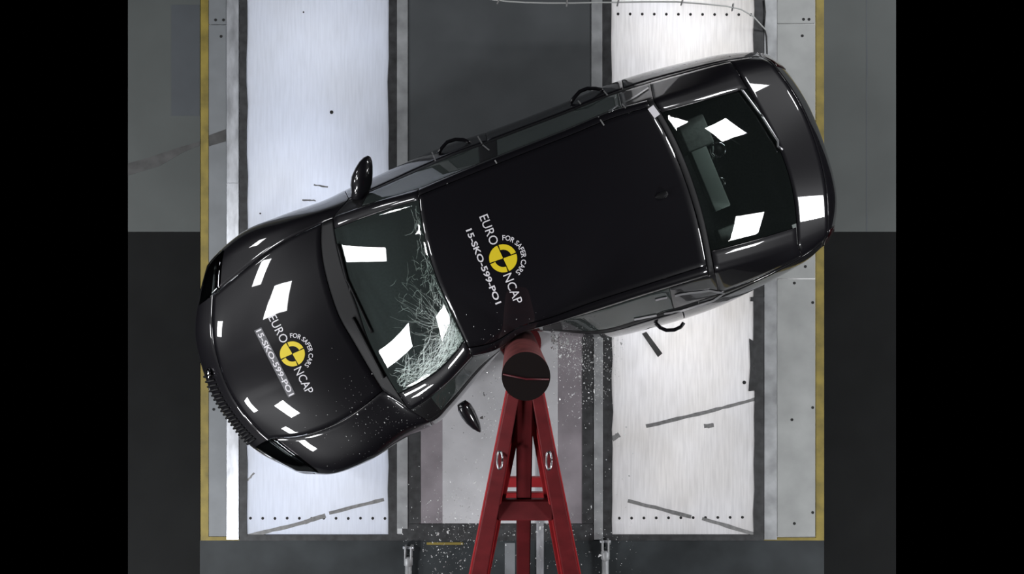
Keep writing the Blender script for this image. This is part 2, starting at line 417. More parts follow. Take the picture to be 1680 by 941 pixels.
# ------------------------------------------------------------------ the car: control net (pixel x, pixel y, height) from the car's right side (j 0) to its left (j 10)
ST = [
 ('bumper_front', dict([(1,(345,432,.5)),(2,(335,452,.60)),(3,(323,505,.63)),(4,(321,560,.64)),(5,(343,635,.65)),(6,(376,690,.64)),(7,(415,735,.63)),(8,(465,763,.60)),(9,(500,776,.5))]), 1),
 ('hood_lip',     dict([(1,(366,408,.57)),(2,(356,428,.72)),(3,(350,484,.76)),(4,(350,556,.80)),(5,(370,627,.81)),(6,(402,680,.80)),(7,(442,720,.76)),(8,(505,766,.71)),(9,(520,777,.55))]), 1),
 ('hood_a',       dict([(1,(402,379,.60)),(2,(406,389,.80)),(3,(402,441,.86)),(4,(395,535,.89)),(5,(412,608,.90)),(6,(445,664,.89)),(7,(492,715,.85)),(8,(545,768,.77)),(9,(548,775,.58))]), 1),
 ('hood_b',       dict([(1,(463,353,.62)),(2,(468,363,.88)),(3,(458,401,.93)),(4,(455,486,.955)),(5,(478,574,.965)),(6,(508,632,.955)),(7,(558,691,.92)),(8,(603,746,.86)),(9,(607,753,.60))]), 1),
 ('hood_rear',    dict([(1,(540,325,.62)),(2,(546,337,.92)),(3,(528,366,.97)),(4,(530,430,1.00)),(5,(552,508,1.01)),(6,(580,560,1.00)),(7,(628,640,.96)),(8,(672,699,.92)),(9,(676,712,.62))]), .7),
 ('glass_base',   dict([(1,(566,312,.62)),(2,(572,327,.95)),(3,(546,358,1.007)),(4,(560,430,1.042)),(5,(585,500,1.052)),(6,(612,575,1.042)),(7,(668,668,.99)),(8,(705,691,.93)),(9,(710,697,.62))]), .3),
 ('glass_mid',    dict([(1,(626,285,.62)),(2,(629,302,.95)),(3,(618,333,1.205)),(5,(652,468,1.277)),(7,(724,632,1.168)),(8,(738,663,.94)),(9,(742,668,.62))]), 0),
 ('roof_front',   dict([(1,(690,256,.62)),(2,(692,273,.95)),(3,(686,314,1.36)),(4,(693,370,1.415)),(5,(708,432,1.43)),(6,(732,493,1.41)),(7,(774,582,1.32)),(8,(789,604,.95)),(9,(791,610,.62))]), 0),
 ('roof_a',       dict([(1,(740,236,.62)),(2,(743,251,.95)),(3,(745,289,1.38)),(5,(775,412,1.450)),(6,(790,480,1.44)),(7,(814,573,1.34)),(8,(822,573,.95)),(9,(825,571,.62))]), 0),
 ('roof_b',       dict([(1,(797,217,.62)),(2,(799,231,.95)),(3,(801,266,1.385)),(5,(835,393,1.460)),(6,(845,465,1.455)),(7,(855,546,1.37)),(8,(857,545,.95)),(9,(856,541,.62)),(10,(855,536,.25))]), 0),
 ('roof_c',       dict([(1,(858,195,.62)),(2,(860,208,.95)),(3,(862,242,1.39)),(5,(897,370,1.465)),(6,(904,450,1.455)),(7,(903,531,1.38)),(8,(905,542,.95)),(9,(905,546,.62))]), 0),
 ('roof_d',       dict([(1,(922,170,.62)),(2,(924,184,.95)),(3,(930,215,1.39)),(5,(960,348,1.465)),(7,(972,506,1.38)),(8,(985,546,.95)),(9,(987,554,.62))]), 0),
 ('roof_e',       dict([(1,(985,144,.64)),(2,(988,158,.96)),(3,(995,188,1.385)),(5,(1035,322,1.455)),(7,(1058,478,1.375)),(8,(1067,524,.96)),(9,(1069,538,.64))]), 0),
 ('roof_rear',    dict([(1,(1052,121,.65)),(2,(1057,134,.97)),(3,(1063,168,1.36)),(4,(1094,222,1.405)),(5,(1122,288,1.425)),(6,(1145,362,1.405)),(7,(1162,446,1.36)),(8,(1170,491,.97)),(9,(1171,506,.65))]), 0),
 ('rear_mid',     dict([(1,(1122,103,.65)),(2,(1127,115,.98)),(3,(1138,144,1.22)),(4,(1175,205,1.275)),(5,(1205,272,1.29)),(6,(1226,344,1.275)),(7,(1238,424,1.22)),(8,(1246,458,.98)),(9,(1248,469,.65))]), .2),
 ('deck_front',   dict([(1,(1192,89,.65)),(2,(1197,99,.96)),(3,(1212,120,1.06)),(4,(1252,192,1.115)),(5,(1283,255,1.13)),(6,(1302,322,1.115)),(7,(1309,400,1.06)),(8,(1316,421,.96)),(9,(1318,430,.65))]), .5),
 ('deck_rear',    dict([(1,(1238,88,.62)),(2,(1248,93,.88)),(3,(1269,107,.99)),(4,(1311,168,1.037)),(5,(1340,240,1.045)),(6,(1356,312,1.035)),(7,(1358,378,.99)),(8,(1350,397,.88)),(9,(1343,408,.62))]), .8),
 ('bumper_rear',  dict([(1,(1262,97,.5)),(2,(1275,106,.62)),(3,(1293,121,.68)),(4,(1328,180,.72)),(5,(1359,262,.73)),(6,(1372,322,.72)),(7,(1369,366,.68)),(8,(1362,386,.62)),(9,(1352,400,.5))]), 1),
]
NAME = {s[0]: i + 1 for i, s in enumerate(ST)}
ctrl = []
for nm, d, k in ST:
    c = {j: U(*p) for j, p in d.items()}
    mid = c[5]
    for a, b in ((0, 1), (10, 9)):
        if a not in c:
            v = c[b] + (Vector((mid.x, mid.y, 0)) - Vector((c[b].x, c[b].y, 0))).normalized() * 0.05
            c[a] = Vector((v.x, v.y, 0.24))
    ctrl.append((c, k))
def lip(c, cx, cy, f, dz):               # lower edge of a bumper
    o = {}
    ctr = Vector((cx, cy, 0))
    for j, p in c.items():
        v = p + (ctr - Vector((p.x, p.y, 0))) * f
        o[j] = Vector((v.x, v.y, 0.22 if j not in (0, 10) else 0.20))
    return o
cf, cr = U(600, 520, .5), U(1100, 330, .5)
ctrl = [(lip(ctrl[0][0], cf.x, cf.y, .05, 0), 1)] + ctrl + [(lip(ctrl[-1][0], cr.x, cr.y, .05, 0), 1)]
NI = len(ctrl)

def hermite(knots, pts, t, brk=()):
    """Catmull-Rom style spline through pts at knots, with one-sided tangents at the knots in brk"""
    i = 0
    while i < len(knots) - 2 and t > knots[i + 1]: i += 1
    last = len(knots) - 1
    def ch(q): return (pts[q + 1] - pts[q]) / (knots[q + 1] - knots[q])
    def free(q): return q == 0 or q == last or knots[q] in brk
    def inner(q):
        h0, h1 = knots[q] - knots[q - 1], knots[q + 1] - knots[q]
        return (ch(q - 1) * h1 + ch(q) * h0) / (h0 + h1)
    h = knots[i + 1] - knots[i]
    s = (t - knots[i]) / h
    f0, f1 = free(i), free(i + 1)
    m0 = None if f0 else inner(i)
    m1 = None if f1 else inner(i + 1)
    if f0 and f1: m0 = m1 = ch(i)
    elif f0: m0 = ch(i) * 1.5 - m1 * .5
    elif f1: m1 = ch(i) * 1.5 - m0 * .5
    m0, m1 = m0 * h, m1 * h
    s2, s3 = s * s, s * s * s
    return pts[i] * (2 * s3 - 3 * s2 + 1) + m0 * (s3 - 2 * s2 + s) + pts[i + 1] * (-2 * s3 + 3 * s2) + m1 * (s3 - s2)

NA, NB = 8, 8                             # samples per span, across and along
rows = []
for c, k in ctrl:
    kn = sorted(c); ps = [c[j] for j in kn]
    row = []
    for a in range(10 * NA + 1):
        t = a / NA
        row.append(hermite(kn, ps, t) * k + hermite(kn, ps, t, (2, 3, 7, 8)) * (1 - k))
    rows.append(row)
TOPBRK = [NAME[n] for n in ('hood_rear', 'glass_base', 'roof_front', 'roof_rear', 'deck_front', 'deck_rear')]
grid = []
cols = []
for a in range(10 * NA + 1):
    ps = [rows[i][a] for i in range(NI)]
    kn = [0.0]
    j = a / NA
    for i in range(1, NI): kn.append(kn[-1] + max(1e-4, (sum(((rows[i][b * NA] - rows[i - 1][b * NA]).length for b in (2, 5, 8)))) / 3))
    w = min(1, max(0, min(j, 10 - j) - 2))
    brk = {kn[i] for i in TOPBRK}
    cl = []
    for i in range(NI - 1):
        for b in range(NB):
            t = kn[i] + (kn[i + 1] - kn[i]) * b / NB
            cl.append(hermite(kn, ps, t, brk) * w + hermite(kn, ps, t) * (1 - w))
    cl.append(ps[-1])
    cols.append(cl)
NR, NC = len(cols[0]), len(cols)
G = [[cols[a][r] for a in range(NC)] for r in range(NR)]

def nrm(r, a):
    r0, r1 = max(r - 1, 0), min(r + 1, NR - 1)
    a0, a1 = max(a - 1, 0), min(a + 1, NC - 1)
    return (G[r0][a1] - G[r0][a0] + G[r1][a1] - G[r1][a0]).cross(G[r1][a] - G[r0][a] + G[r1][a0] - G[r0][a0] + G[r1][a1] - G[r0][a1]).normalized()
N = [[nrm(r, a) for a in range(NC)] for r in range(NR)]
# raised centre of the hood between two creases
for r in range(NAME['hood_lip'] * NB, NAME['hood_rear'] * NB + 1):
    f = min(1, (r - NAME['hood_lip'] * NB) / 6, (NAME['hood_rear'] * NB - r) / 10)
    for a in range(NC):
        if 4.6 * NA < a < 5.6 * NA: G[r][a] = G[r][a] + N[r][a] * (.003 * f)
N = [[nrm(r, a) for a in range(NC)] for r in range(NR)]

def sample(T, r, a):
    r, a = min(max(r, 0), NR - 1), min(max(a, 0), NC - 1)
    i, k = min(int(r), NR - 2), min(int(a), NC - 2)
    u, v = r - i, a - k
    return T[i][k] * ((1 - u) * (1 - v)) + T[i + 1][k] * (u * (1 - v)) + T[i][k + 1] * ((1 - u) * v) + T[i + 1][k + 1] * (u * v)

CAR_AXIS = math.radians(19.5)
car = empty('crashed_car', U(840, 430, 0), 'black hatchback bent around the red impact pole, windscreen shattered', 'car')
CINV = Matrix.Translation(-car.location)

def cpart(name, me_or_bm, material, parent=None, smooth=True, recalc=False):
    """mesh in world coordinates made a part of the car"""
    if recalc: bmesh.ops.recalc_face_normals(me_or_bm, faces=me_or_bm.faces)
    me = bpy.data.meshes.new(name)
    me_or_bm.transform(CINV) if parent is None else me_or_bm.transform(CINV)
    me_or_bm.to_mesh(me); me_or_bm.free()
    for p in me.polygons: p.use_smooth = smooth
    o = link(name, me, material, parent or car)
    return o

ALLV, ALLF = [], []                       # everything that can carry a decal
def panel(name, i0, i1, j0, j1, material, parent=None, gap=0.004, lift=0.0, thick=0.004, skip=None):
    """piece of the body shell between stations i0..i1 and lines j0..j1, its rim turned down into the joint"""
    r0, r1 = round(i0 * NB), round(i1 * NB)
    a0, a1 = round(j0 * NA), round(j1 * NA)
    e = 0.14
    R = [r0, r0 + e] + list(range(r0 + 1, r1)) + [r1 - e, r1] if gap else list(range(r0, r1 + 1))
    A = [a0, a0 + e] + list(range(a0 + 1, a1)) + [a1 - e, a1] if gap else list(range(a0, a1 + 1))
    bm = bmesh.new()
    V = {}
    for x, r in enumerate(R):
        for y, a in enumerate(A):
            g, nn = sample(G, r, a), sample(N, r, a)
            p = g + nn * lift
            if gap and (x in (0, len(R) - 1) or y in (0, len(A) - 1)):
                rr = min(max(r, R[1]), R[-2]); aa = min(max(a, A[1]), A[-2])
                p = g.lerp(sample(G, rr, aa), 0.25) + nn * lift - nn * gap
            V[x, y] = bm.verts.new(p)
    base = len(ALLV)
    idx = {}
    for r in range(len(R) - 1):
        for a in range(len(A) - 1):
            q = [V[r, a], V[r, a + 1], V[r + 1, a + 1], V[r + 1, a]]
            if skip and skip((q[0].co + q[2].co) / 2): continue
            bm.faces.new(q)
    for v in bm.verts:
        idx[v] = base + len(idx); ALLV.append(v.co.copy())
    for f in bm.faces: ALLF.append([idx[v] for v in f.verts])
    loose = [v for v in bm.verts if not v.link_faces]
    bmesh.ops.delete(bm, geom=loose, context='VERTS')
    o = cpart(name, bm, material, parent)
    if thick:
        md = o.modifiers.new('thickness', 'SOLIDIFY'); md.thickness = thick; md.offset = -1
    return o

n_ = NAME
WHEELS = {'FR': U(472, 402, .33), 'FL': U(572, 700, .33), 'RR': U(1118, 150, .33), 'RL': U(1222, 440, .33)}
def arch(p):
    return any((Vector((p.x, p.y)) - Vector((w.x, w.y))).length < 0.37 and (p - w).length < 0.42 and p.z < 0.62 for w in WHEELS.values())
panel('front_bumper', 0, n_['hood_lip'], 0, 10, 'paint', skip=arch)
panel('hood', n_['hood_lip'], n_['hood_rear'], 3, 7, 'paint')
panel('front_fender', n_['hood_lip'], n_['glass_base'], 0, 3, 'paint', skip=arch)
panel('front_fender', n_['hood_lip'], n_['glass_base'], 7, 10, 'paint', skip=arch)
panel('cowl', n_['hood_rear'], n_['glass_base'], 3, 7, 'trim', gap=0.008)
ws = panel('windscreen', n_['glass_base'], n_['roof_front'], 3.25, 6.75, 'screen', thick=0, gap=0.001)
panel('windscreen_pillar', n_['glass_base'], n_['roof_front'], 2.875, 3.25, 'paint', gap=0.003)
panel('windscreen_pillar', n_['glass_base'], n_['roof_front'], 6.75, 7.125, 'paint', gap=0.003)
panel('roof', n_['roof_front'], n_['roof_rear'], 3.125, 6.875, 'paint')
panel('roof_rail', n_['roof_front'], n_['roof_rear'], 2.875, 3.125, 'paint', gap=0.002)
panel('roof_rail', n_['roof_front'], n_['roof_rear'], 6.875, 7.125, 'paint', gap=0.002)
# doors and side windows
RB = n_['roof_b']
for j0, j1, w0, w1, e0, e1 in ((0, 2, 2.125, 2.875, 2, 2.125), (8, 10, 7.125, 7.875, 7.875, 8)):
    s0, s1, s2 = n_['glass_base'], RB if j0 == 0 else n_['roof_c'], n_['roof_e'] + .5
    panel('front_door', s0, s1, j0, j1, 'paint')
    panel('rear_door', s1, s2, j0, j1, 'paint')
    panel('window_sill_trim', s0, s2 + .25, e0, e1, 'trim', gap=0.001)
    panel('door_mirror_triangle', s0, s0 + .625, w0, w1, 'trim', gap=0.001)
    panel('front_side_window', s0 + .625, s1 - .25, w0, w1, 'glass', gap=0.001, thick=0)
    panel('door_pillar', s1 - .25, s1 + .25, w0, w1, 'trim', gap=0.001)
    panel('rear_side_window', s1 + .25, s2 - .125, w0, w1, 'glass', gap=0.001, thick=0)
    panel('quarter_pillar', s2 - .125, n_['roof_rear'] + .125, w0, w1, 'paint', gap=0.001)
    panel('rear_pillar', n_['roof_rear'] + .125, n_['deck_front'], w0 if j0 == 0 else 6.625, 3.375 if j0 == 0 else w1, 'paint', gap=0.003)
    panel('rear_fender', s2, n_['deck_rear'], j0, j1, 'paint', skip=arch)
    panel('fender_shoulder', s2 + .25, n_['deck_front'], e0, e1, 'paint', gap=0.001)
panel('pillar_shoulder', n_['roof_rear'], n_['roof_rear'] + .125, 2.875, 7.125, 'trim', gap=0.002)
panel('rear_window', n_['roof_rear'] + .125, n_['deck_front'], 3.375, 6.625, 'rearglass', thick=0, gap=0.001)
panel('tailgate', n_['deck_front'], n_['deck_rear'], 2, 8, 'paint')
panel('rear_bumper', n_['deck_rear'], NI - 1, 0, 10, 'paint', skip=arch)
bvh = BVHTree.FromPolygons(ALLV, ALLF)

def hit(px, py, off=0.003):
    """where the line of sight of a pixel meets the car's skin, a little outside it"""
    d = (U(px, py, 0) - Vector((0, 0, H))).normalized()
    loc, nn, i, dist = bvh.ray_cast(Vector((0, 0, H)), d)
    if loc is None: return None, None
    if nn.dot(d) > 0: nn = -nn
    return loc + nn * off, nn

# ------------------------------------------------------------------ wheels, underbody, cabin
CA, SA = math.cos(CAR_AXIS), math.sin(CAR_AXIS)
def lathe_bm(profile, axis_rot, centre, n=28):
    """profile of (radius, offset along axle)"""
    bm = bmesh.new()
    rings = []
    for r, t in profile:
        rings.append([bm.verts.new((r * math.cos(2 * math.pi * k / n), t, r * math.sin(2 * math.pi * k / n))) for k in range(n)])
    for a, b in zip(rings, rings[1:]):
        for k in range(n): bm.faces.new((a[k], a[(k + 1) % n], b[(k + 1) % n], b[k]))
    bm.faces.new(rings[0]); bm.faces.new(rings[-1][::-1])
    bmesh.ops.transform(bm, matrix=Matrix.Translation(centre) @ Matrix.Rotation(axis_rot, 4, 'Z'), verts=bm.verts)
    return bm
for key, w in WHEELS.items():
    fr = key[0] == 'F'
    ang = math.radians(27) if fr else CAR_AXIS
    s = 1 if key[1] == 'R' else -1
    wp = empty('wheel', w - car.location); wp.parent = car
    wp['label'] = 'black-tyred alloy wheel'
    tyre = lathe_bm([(.20, -.10), (.29, -.11), (.33, -.085), (.333, 0), (.33, .085), (.29, .11), (.20, .10)], ang, Vector((0, 0, 0)))
    from_bm('tyre', tyre, 'rubber', wp, True)
    rim = lathe_bm([(.05, s * .085), (.19, s * .07), (.205, s * .10), (.205, -s * .09)], ang, Vector((0, 0, 0)))
    from_bm('rim', rim, 'alloy', wp, True)
# underbody pan
bm = bmesh.new()
ring = [G[r][1 * NA] for r in range(4, NR - 4, 3)] + [G[r][9 * NA] for r in range(NR - 5, 3, -3)]
mid = sum(ring, Vector()) / len(ring)
ring = [p.lerp(mid, .05) for p in ring]
vs = [bm.verts.new((p.x, p.y, .30)) for p in ring]; vc = bm.verts.new((mid.x, mid.y, .30))
for i in range(len(vs)): bm.faces.new((vs[i], vs[(i + 1) % len(vs)], vc))
o = cpart('underbody', bm, 'trim', smooth=False, recalc=True)
md = o.modifiers.new('thickness', 'SOLIDIFY'); md.thickness = .03

def carbox(name, px, py, z, size, material, rz=0.0, parent=None, bev=.03, ry=0.0, rx=0.0):
    o = rbox(name, U(px, py, z) - car.location, size, CAR_AXIS + rz, material, parent or car, bev, 3, rx, ry)
    return o
# dashboard, following the foot of the windscreen
bm = bmesh.new()
sec = []
i0 = n_['glass_base'] * NB
for a in range(int(3.2 * NA), int(6.8 * NA) + 1, 2):
    p, q = G[i0][a], G[i0 + 10][a]
    b = (q - p); b.z = 0; b.normalize()
    sec.append([bm.verts.new(v) for v in (p + Vector((0, 0, -.05)), p + b * .25 + Vector((0, 0, -.07)), p + b * .40 + Vector((0, 0, -.10)), p + b * .52 + Vector((0, 0, -.20)), p + b * .50 + Vector((0, 0, -.5)))])
for s0, s1 in zip(sec, sec[1:]):
    for k in range(4): bm.faces.new((s0[k], s0[k + 1], s1[k + 1], s1[k]))
dash = cpart('dashboard', bm, 'cabin', recalc=True)
# steering wheel on the struck side
bm = bmesh.new()
c0 = U(705, 545, .92); n0 = Vector((.8, -.25, .55)).normalized()
t0 = n0.cross(Vector((0, 0, 1))).normalized(); t1 = n0.cross(t0)
tube_bm(bm, [c0 + (t0 * math.cos(a) + t1 * math.sin(a)) * .185 for a in [2 * math.pi * k / 24 for k in range(25)]], .016, 8, False)
for a in (0, math.pi, math.pi * 1.5): tube_bm(bm, [c0, c0 + (t0 * math.cos(a) + t1 * math.sin(a)) * .18], .018, 6)
cpart('steering_wheel', bm, 'trim')
def seat(px, py, w, name):
    s = empty(name, U(px, py, .35) - car.location); s.parent = car
    def sb(nm, dx, dz, size, ry=0): return rbox(nm, Vector((dx * CA, dx * SA, dz)), size, CAR_AXIS, 'cabin', s, .05, 3, 0, ry)
    sb('seat_cushion', 0, .12, (.52, w, .18)); sb('seat_back', .34, .42, (.16, w * .95, .62), .25); sb('headrest', .44, .80, (.10, w * .45, .18), .2)
seat(745, 390, .5, 'front_seat'); seat(785, 490, .5, 'front_seat'); seat(960, 360, 1.25, 'rear_seat')
# parcel area and measuring gear seen through the rear window
carbox('load_floor', 1215, 275, .72, (.85, 1.05, .06), 'cabin', bev=.02)
carbox('grey_instrument_bar', 1160, 287, 1.00, (.12, .52, .10), 'box_grey', rz=math.radians(3), bev=.01)
carbox('instrument_box', 1137, 222, .98, (.20, .22, .16), 'cabin_grey', rz=math.radians(3), bev=.015)
carbox('instrument_box', 1130, 200, .98, (.17, .14, .12), 'trim', bev=.015)
carbox('instrument_box', 1192, 385, .95, (.14, .12, .10), 'cabin_grey', bev=.015)
for cx, cy, rr in ((1176, 247, .05), (1166, 221, .025), (1180, 300, .03)):
    c0 = U(cx, cy, 1.0) - car.location
    g = empty('gauge', c0); g.parent = car
    from_bm('gauge_body', (lambda b: (bmesh.ops.create_cone(b, cap_ends=True, segments=16, radius1=rr, radius2=rr * .9, depth=.06), b)[1])(bmesh.new()), 'trim', g, True)
    tube('bezel', [(rr * math.cos(a), rr * math.sin(a), .03) for a in [2 * math.pi * k / 16 for k in range(17)]], .009, 'chrome', g, 6)
for k in range(7):
    a = U(rnd.uniform(1150, 1195), rnd.uniform(215, 380), .96); b = a + Vector((rnd.uniform(-.1, .1), rnd.uniform(-.18, .18), .05))
    m_ = (a + b) / 2 + Vector((rnd.uniform(-.06, .06), 0, .05))
    tube('wire', [p - car.location for p in (a, m_, b)], .008, 'cabin_grey' if k % 2 else 'trim', car, 6)

# ------------------------------------------------------------------ fittings
def ribbon_hit(name, pix, w, material, off=.004, parent=None):
    """flat strip laid on the skin along a pixel path"""
    bm = bmesh.new(); prev = None
    P = []
    for (ax, ay), (bx, by) in zip(pix, pix[1:]):
        n = max(1, int(math.hypot(bx - ax, by - ay) / 6))
        P += [(ax + (bx - ax) * k / n, ay + (by - ay) * k / n) for k in range(n)]
    P.append(pix[-1])
    for i, (x, y) in enumerate(P):
        a, b = P[max(i - 1, 0)], P[min(i + 1, len(P) - 1)]
        dx, dy = b[0] - a[0], b[1] - a[1]; l = math.hypot(dx, dy) or 1
        nx, ny = -dy / l * w / 2, dx / l * w / 2
        h0, _ = hit(x + nx, y + ny, off); h1, _ = hit(x - nx, y - ny, off)
        if h0 is None or h1 is None or abs(h0.z - h1.z) > .2: prev = None; continue
        cur = (bm.verts.new(h0), bm.verts.new(h1))
        if prev and (prev[0].co - cur[0].co).length < .2: bm.faces.new((prev[0], prev[1], cur[1], cur[0]))
        prev = cur
    o = cpart(name, bm, material, parent, smooth=False)
    md = o.modifiers.new('thickness', 'SOLIDIFY'); md.thickness = .001; md.offset = 1
    return o
for pix in ([(709, 250), (715, 265)], [(784, 224), (791, 236)], [(792, 238), (803, 247)], [(944, 160), (953, 171)], [(987, 145), (997, 157)], [(1021, 171), (1032, 184)],
            [(982, 192), (991, 206)], [(728, 293), (734, 301)], [(812, 263), (815, 268)]):
    ribbon_hit('tape_mark', pix, 2.2, 'tape')
ribbon_hit('white_patch', [(1067, 176), (1078, 191)], 11, 'white')  # small white rectangle laid on the rear pillar
# window chrome of the rear quarter
ribbon_hit('window_trim', [(993, 186), (1020, 172), (1045, 158), (1064, 145)], 2.4, 'chrome', .006)
ribbon_hit('window_trim', [(1075, 491), (1120, 481), (1165, 476), (1188, 480), (1170, 492), (1120, 508), (1040, 523)], 3.0, 'alloy', .006)

def mirror(name, pix, z0, z1, label, droop=0.0):
    """door mirror: shell lofted along the pixel line root -> tip"""
    bm = bmesh.new(); rings = []
    n = len(pix)
    for i, (x, y, w) in enumerate(pix):
        z = z0 + (z1 - z0) * math.sin(min(1, i / (n - 1) * 1.1) * math.pi / 2) - droop * i / (n - 1)
        c = U(x, y, z)
        a, b = U(*pix[max(i - 1, 0)][:2], z), U(*pix[min(i + 1, n - 1)][:2], z)
        d = (b - a).normalized(); s = Vector((-d.y, d.x, 0))
        ww = w / F * (H - z) / 2
        hh = min(.085, ww * 1.1 + .01)
        rings.append([bm.verts.new(c + s * (ww * math.cos(t)) + Vector((0, 0, hh * math.sin(t)))) for t in [2 * math.pi * k / 14 for k in range(14)]])
    for a, b in zip(rings, rings[1:]):
        for k in range(14): bm.faces.new((a[k], a[(k + 1) % 14], b[(k + 1) % 14], b[k]))
    bm.faces.new(rings[0][::-1]); bm.faces.new(rings[-1])
    o = cpart(name, bm, 'paint', recalc=True); o['label'] = label
    return o
mirror('door_mirror', [(588, 328, 22), (588, 318, 24), (591, 308, 33), (593.5, 295, 35), (597, 281, 30), (600.5, 269, 23), (603.5, 261, 15), (605.5, 256.5, 6)], .98, 1.06, 'intact black door mirror')
mirror('door_mirror', [(757, 660, 16), (762, 668, 24), (768, 678, 25), (774, 688, 22), (781, 698, 16), (786, 705, 8), (788, 708, 3)], 1.0, .92, 'broken door mirror hanging off the crushed door')
def handle(pix, z=.86):
    pts = [U(x, y, z) - car.location for x, y in pix]
    return tube('door_handle', pts, .014, 'paint', car, 8)
handle([(719, 252), (724, 243), (733, 233), (747, 228.5), (760, 229), (768, 232), (772, 235)])
handle([(936, 169), (942, 160), (951, 150), (963, 145), (977, 145), (987, 147), (990, 151)])
handle([(1076, 530), (1083, 537), (1093, 541.5), (1106, 541), (1117, 536), (1122, 529)])
# wipers
def wiper(name, a, b, w, off=.012):
    ha, _ = hit(*a, off); hb, _ = hit(*b, off)
    pts = [hit(a[0] + (b[0] - a[0]) * k / 8, a[1] + (b[1] - a[1]) * k / 8, off)[0] for k in range(9)]
    o = tube(name, [p - car.location for p in pts if p], w, 'trim', car, 6); return o
w_ = wiper('wiper_arm', (1281, 247), (1245, 190), .009, .022); w_.data.materials[0] = M['alloy']
w_ = wiper('wiper_blade', (1245, 190), (1213, 147), .008, .018); w_.data.materials[0] = M['alloy']
wiper('wiper_arm', (556, 400), (576, 478), .010); wiper('wiper_blade', (570, 455), (612, 545), .008)
wiper('wiper_arm', (580, 520), (632, 618), .010)
# roof aerial stub
bm = bmesh.new()
p0, _ = hit(1086, 320, 0)
sec = [(-.05, .004, .004), (-.03, .016, .012), (0, .022, .020), (.025, .022, .026), (.036, .016, .024), (.04, .010, .0)]
rr_ = []
for t, w, h in sec:
    c = p0 + Vector((t * CA, t * SA, 0)); s = Vector((-SA, CA, 0))
    rr_.append([bm.verts.new(c + s * w), bm.verts.new(c + s * w * .4 + Vector((0, 0, h))), bm.verts.new(c - s * w * .4 + Vector((0, 0, h))), bm.verts.new(c - s * w)])
for a, b in zip(rr_, rr_[1:]):
    for k in range(3): bm.faces.new((a[k], a[k + 1], b[k + 1], b[k]))
cpart('roof_aerial', bm, 'trim', recalc=True)
# grille slats and badge along the nose
gi = n_['bumper_front'] * NB
for k in range(19):
    a = 4.75 * NA + k * (2.05 * NA / 18)
    p, q = sample(G, gi - 2, a), sample(G, gi + 5, a)
    nn = sample(N, gi + 1, a); nn.z = 0; nn.normalize()
    pm = sample(G, gi + 1, a) + nn * .004
    tube('grille_slat', [v - car.location for v in (p + nn * .012, pm + nn * .008, q + nn * .008)], .009, 'trim', car, 6)
b0 = sample(G, gi + 4, 4.72 * NA) + Vector((-.02, 0, .005))
bd = empty('bonnet_badge', b0 - car.location); bd.parent = car
bm = bmesh.new(); bmesh.ops.create_cone(bm, cap_ends=True, segments=20, radius1=.045, radius2=.038, depth=.016)
bmesh.ops.rotate(bm, matrix=Matrix.Rotation(-.9, 3, 'Y'), verts=bm.verts); from_bm('badge_disc', bm, 'chrome', bd, True)
# head lamps and tail lamps set into the corners
panel('head_lamp', n_['bumper_front'] + .25, n_['hood_lip'] + .25, 1.625, 3, 'lampglass', lift=.005, thick=.006)
panel('head_lamp', n_['bumper_front'] + .25, n_['hood_lip'] + .25, 7, 8.375, 'lampglass', lift=.005, thick=.006)
M['tail'] = mat('tail_lamp', (.018, .003, .004), .2, 0, 1.0)
panel('tail_lamp', n_['deck_rear'] + .125, n_['deck_rear'] + .625, 1.5, 3, 'tail', lift=.005, thick=.006)
panel('tail_lamp', n_['deck_rear'] + .125, n_['deck_rear'] + .625, 7, 8.5, 'tail', lift=.005, thick=.006)

# ------------------------------------------------------------------ printed markings on hood and roof
def text_tris(s, size, bold=0.0):
    cu = bpy.data.curves.new('t', 'FONT'); cu.body = s; cu.size = size; cu.align_x = 'LEFT'; cu.resolution_u = 3; cu.offset = bold
    o = bpy.data.objects.new('t', cu); col.objects.link(o)
    dg = bpy.context.evaluated_depsgraph_get(); dg.update()
    me = bpy.data.meshes.new_from_object(o.evaluated_get(dg))
    vs = [v.co.copy() for v in me.vertices]; fs = [list(p.vertices) for p in me.polygons]
    bpy.data.objects.remove(o); bpy.data.curves.remove(cu); bpy.data.meshes.remove(me)
    return vs, fs
def lay(name, vs, fs, o, r, u, material, off=.0035, parent=None):
    """lay flat artwork (x along r, y along u, in pixels) on the skin"""
    bm = bmesh.new(); nv = []
    for v in vs:
        h, _ = hit(o[0] + r[0] * v[0] + u[0] * v[1], o[1] + r[1] * v[0] + u[1] * v[1], off)
        nv.append(bm.verts.new(h) if h is not None else None)
    for f in fs:
        if all(nv[i] for i in f):
            try: bm.faces.new([nv[i] for i in f])
            except ValueError: pass
    return cpart(name, bm, material, parent, smooth=False)
def fit_text(name, s, o, r, u, length, height, material, bold=0.0, gap=None):
    vs, fs = text_tris(s, 1.0, bold)
    x0, x1 = min(v.x for v in vs), max(v.x for v in vs); y0, y1 = min(v.y for v in vs), max(v.y for v in vs)
    return lay(name, [((v.x - x0) / (x1 - x0) * length, (v.y - y0) / (y1 - y0) * height) for v in vs], fs, o, r, u, material)
